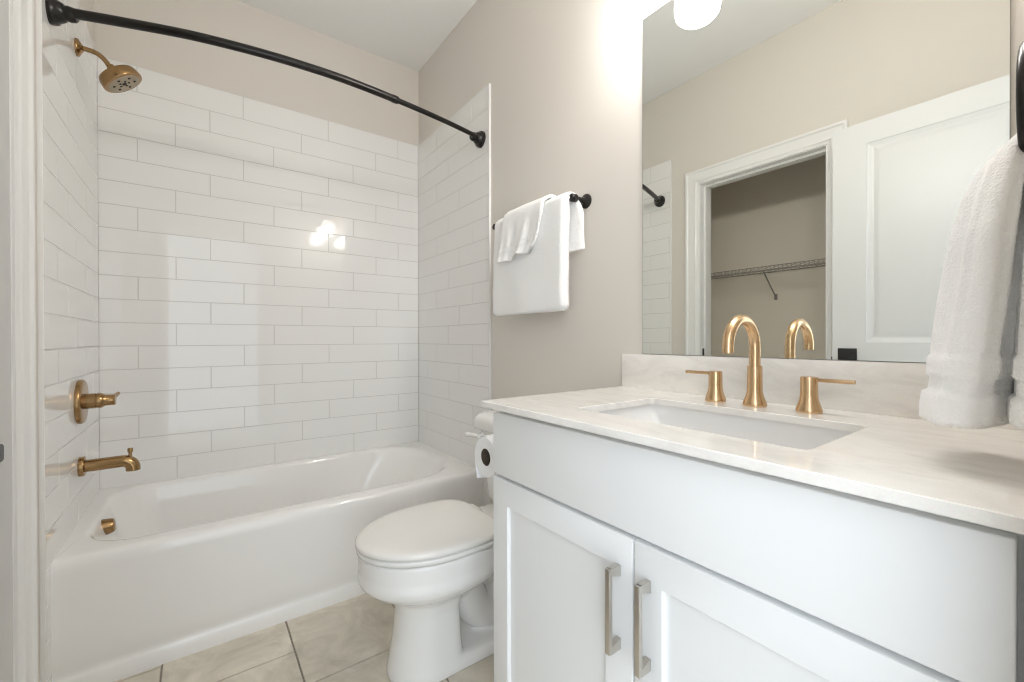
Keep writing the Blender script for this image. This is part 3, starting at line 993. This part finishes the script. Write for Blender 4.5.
# worktop with the sink cut-out
ct = thing('countertop', (2.12, 1.22, 0.8995), 'pale veined stone worktop with backsplash on the white vanity', 'countertop')
SX0, SX1, SY0, SY1 = 1.893, 2.355, 1.050, 1.335
cx0, cx1, cy0, cy1, cz0, cz1 = 1.6585, XF - 0.001, 0.9421, YW - 0.001, 0.8990, 0.9142
inner = rrect(SX0, SX1, SY0, SY1, 0.012, 6)
e = 0.0015
mb = MB()
top_out = [(cx0 + e, cy0 + e), (cx1, cy0 + e), (cx1, cy1), (cx0 + e, cy1)]
inner_e = rrect(SX0 - e, SX1 + e, SY0 - e, SY1 + e, 0.0135, 6)
mb.add(*fill_loops([top_out, inner_e], lambda x, y: (x, y, cz1)))
full = [(cx0, cy0), (cx1, cy0), (cx1, cy1), (cx0, cy1)]
mb.loft([[(x, y, cz1) for x, y in top_out], [(x, y, cz1 - e) for x, y in full], [(x, y, cz0) for x, y in full]], cap0=False, cap1=False)
mb.loft([[(x, y, cz1) for x, y in inner_e], [(x, y, cz1 - e) for x, y in inner], [(x, y, cz0) for x, y in inner]], cap0=False, cap1=False)
mb.add(*fill_loops([full, inner], lambda x, y: (x, y, cz0)))
mb.build('slab', M['quartz'], ct, smooth=False)
MB().box((cx0 + 0.002, YW - 0.019, cz1), (cx1, YW - 0.001, 1.0232), 0.0012).build('backsplash', M['quartz'], ct, angle=30)

# undermount sink
sk = thing('sink', (2.123, 1.19, 0.76), 'white rectangular undermount sink set into the stone worktop', 'sink')
mb = MB()
rings = []
for z, ax0, ax1, ay0, ay1, r in ((0.888, SX0 - 0.018, SX1 + 0.018, SY0 - 0.018, SY1 + 0.018, 0.02), (0.8985, SX0 - 0.018, SX1 + 0.018, SY0 - 0.018, SY1 + 0.018, 0.02), (0.8985, SX0 - 0.010, SX1 + 0.010, SY0 - 0.010, SY1 + 0.010, 0.014), (0.890, SX0 - 0.008, SX1 + 0.008, SY0 - 0.008, SY1 + 0.008, 0.014), (0.80, SX0 + 0.050, SX1 - 0.050, SY0 + 0.012, SY1 - 0.012, 0.016),
                              (0.772, SX0 + 0.060, SX1 - 0.060, SY0 + 0.024, SY1 - 0.024, 0.03), (0.762, SX0 + 0.075, SX1 - 0.075, SY0 + 0.04, SY1 - 0.04, 0.03), (0.756, SX0 + 0.16, SX1 - 0.16, SY0 + 0.10, SY1 - 0.10, 0.03), (0.755, SX0 + 0.21, SX1 - 0.21, SY0 + 0.125, SY1 - 0.125, 0.01)):
    rings.append([(x, y, z) for x, y in rrect(ax0, ax1, ay0, ay1, r, 6)])
mb.loft(rings, cap0=False)
sb = mb.build('basin', M['sink'], sk, angle=50)
mb = MB().lathe([(0.0, 0.002), (0.012, 0.002), (0.020, 0.004), (0.023, 0.001), (0, 0.0)], (2.123, 1.19, 0.755), (0, 0, 1), 24)
dn = mb.build('drain', M['brass'], sk)
dn['label'] = 'bronze drain ring'

# ------------------------------------------------------------------ faucet
fx, fy, fz = 2.122, 1.411, cz1
fa = thing('faucet', (fx, fy, fz), 'champagne bronze widespread faucet behind the sink', 'faucet')
mb = MB()
mb.lathe([(0.0, 0.0), (0.0250, 0.0), (0.0255, 0.003), (0.0250, 0.008), (0.0225, 0.015), (0.0190, 0.024), (0.0165, 0.034), (0.0163, 0.045), (0.0161, 0.060), (0.0161, 0.092), (0.0155, 0.0945), (0.0125, 0.095), (0, 0.095)], (fx, fy, fz), (0, 0, 1), 36)
mb.build('spout_base', M['brass'], fa)
R_ = 0.062
pz = 1.0535
path = [(fx, fy, fz + 0.090), (fx, fy, pz - 0.02)]
for k in range(0, 25):
    a = pi * k / 24
    path.append((fx, fy - R_ + R_ * cos(a), pz + R_ * sin(a)))
path.append((fx, fy - 2 * R_ + 0.0005, pz - 0.012))
MB().tube(path, 0.0122, 24).build('spout', M['brass'], fa)
for hx, d in ((2.027, -1), (2.233, 1)):
    mb = MB().lathe([(0.0, 0.0), (0.0240, 0.0), (0.0245, 0.003), (0.0240, 0.008), (0.0215, 0.015), (0.0185, 0.024), (0.0168, 0.033), (0.0162, 0.044), (0.0160, 0.074), (0.0152, 0.0765), (0.0, 0.077)], (hx, fy, fz), (0, 0, 1), 32)
    h = mb.build('handle', M['brass'], fa)
    mb = MB().box((min(hx - 0.006 * d, hx + 0.080 * d), fy - 0.006, fz + 0.0665), (max(hx - 0.006 * d, hx + 0.080 * d), fy + 0.006, fz + 0.0745), 0.0015, 2)
    mb.build('lever', M['brass'], h)

# ------------------------------------------------------------------ mirror
mi = thing('mirror', (2.12, YW, 1.022), 'large frameless wall mirror above the vanity backsplash', 'mirror')
MX0, MX1, MZ0, MZ1 = 1.7322, 2.5067, 1.0242, 2.0980
MB().box((MX0, YW - 0.0055, MZ0), (MX1, YW - 0.0004, MZ1)).build('backing', M['mirroredge'], mi, smooth=False)
MB().add([(MX0 + 0.001, YW - 0.006, MZ0 + 0.001), (MX1 - 0.001, YW - 0.006, MZ0 + 0.001), (MX1 - 0.001, YW - 0.006, MZ1 - 0.001), (MX0 + 0.001, YW - 0.006, MZ1 - 0.001)], [(0, 1, 2, 3)]).build('glass', M['mirror'], mi, smooth=False)

# ------------------------------------------------------------------ vanity light above the mirror
vl = thing('vanity_light', (2.12, YW, 2.30), 'three-lamp wall light with white glass shades above the mirror', 'wall light')
MB().box((1.80, YW - 0.022, 2.275), (2.44, YW - 0.0005, 2.345), 0.004).build('backplate', M['brass'], vl)
for x in (1.850, 2.122, 2.394):
    MB().tube(smooth_path([(x, YW - 0.015, 2.31), (x, 1.45, 2.315), (x, 1.405, 2.31), (x, 1.388, 2.285), (x, 1.388, 2.255)], 6), 0.008, 14).build('arm', M['brass'], vl)
    MB().lathe([(0.0, 0.03), (0.018, 0.03), (0.026, 0.02), (0.028, 0.0), (0, 0)], (x, 1.388, 2.228), (0, 0, 1), 24).build('lamp_holder', M['brass'], vl)
    s_ = MB().lathe([(0.0, 0.0), (0.035, 0.001), (0.054, 0.006), (0.065, 0.018), (0.069, 0.040), (0.068, 0.09), (0.062, 0.125), (0.046, 0.143), (0.024, 0.148), (0, 0.148)], (x, 1.388, 2.082), (0, 0, 1), 28).build('lamp_shade', M['lamp'], vl)
    s_['label'] = 'lit white glass shade'
    bl = bpy.data.lights.new('bulb', 'POINT')
    bl.energy = BULB
    bl.color = (1.0, 0.972, 0.945)
    bl.shadow_soft_size = 0.042
    blo = bpy.data.objects.new('bulb', bl)
    blo.location = Vector((x, 1.388, 2.150)) - Vector(vl['_o'])
    blo.parent = vl
    COL.objects.link(blo)

# ------------------------------------------------------------------ closet wire shelf
ws = thing('wire_shelf', (1.4, -0.56, 1.53), 'white wire closet shelf seen through the doorway in the mirror', 'shelf')
LY, BY, SZ = -0.42, -0.712, 1.560
mb = MB()
x = 0.60
while x < 2.31:
    mb.tube([(x, BY, SZ + 0.002), (x, LY + 0.0, SZ + 0.002), (x, LY + 0.004, SZ - 0.002), (x, LY + 0.004, SZ - 0.030)], 0.0016, 6)
    x += 0.0254
w_ = mb.build('deck_wires', M['wire'], ws)
mb = MB()
for y, z, r in ((LY + 0.001, SZ - 0.001, 0.003), (LY + 0.001, SZ - 0.030, 0.0035), (BY + 0.002, SZ - 0.001, 0.003), ((LY + BY) / 2, SZ - 0.002, 0.0025)):
    mb.tube([(0.585, y, z), (2.315, y, z)], r, 8)
mb.build('rail', M['wire'], ws)
mb = MB().tube([(1.265, LY, SZ - 0.028), (1.225, -0.714, 1.375)], 0.005, 10).box((1.215, -0.7195, 1.355), (1.235, -0.712, 1.395), 0.001)
mb.build('support_brace', M['wire'], ws)

to.location.y += 0.007
for o in bpy.data.objects:
    if '_o' in o.keys():
        del o['_o']
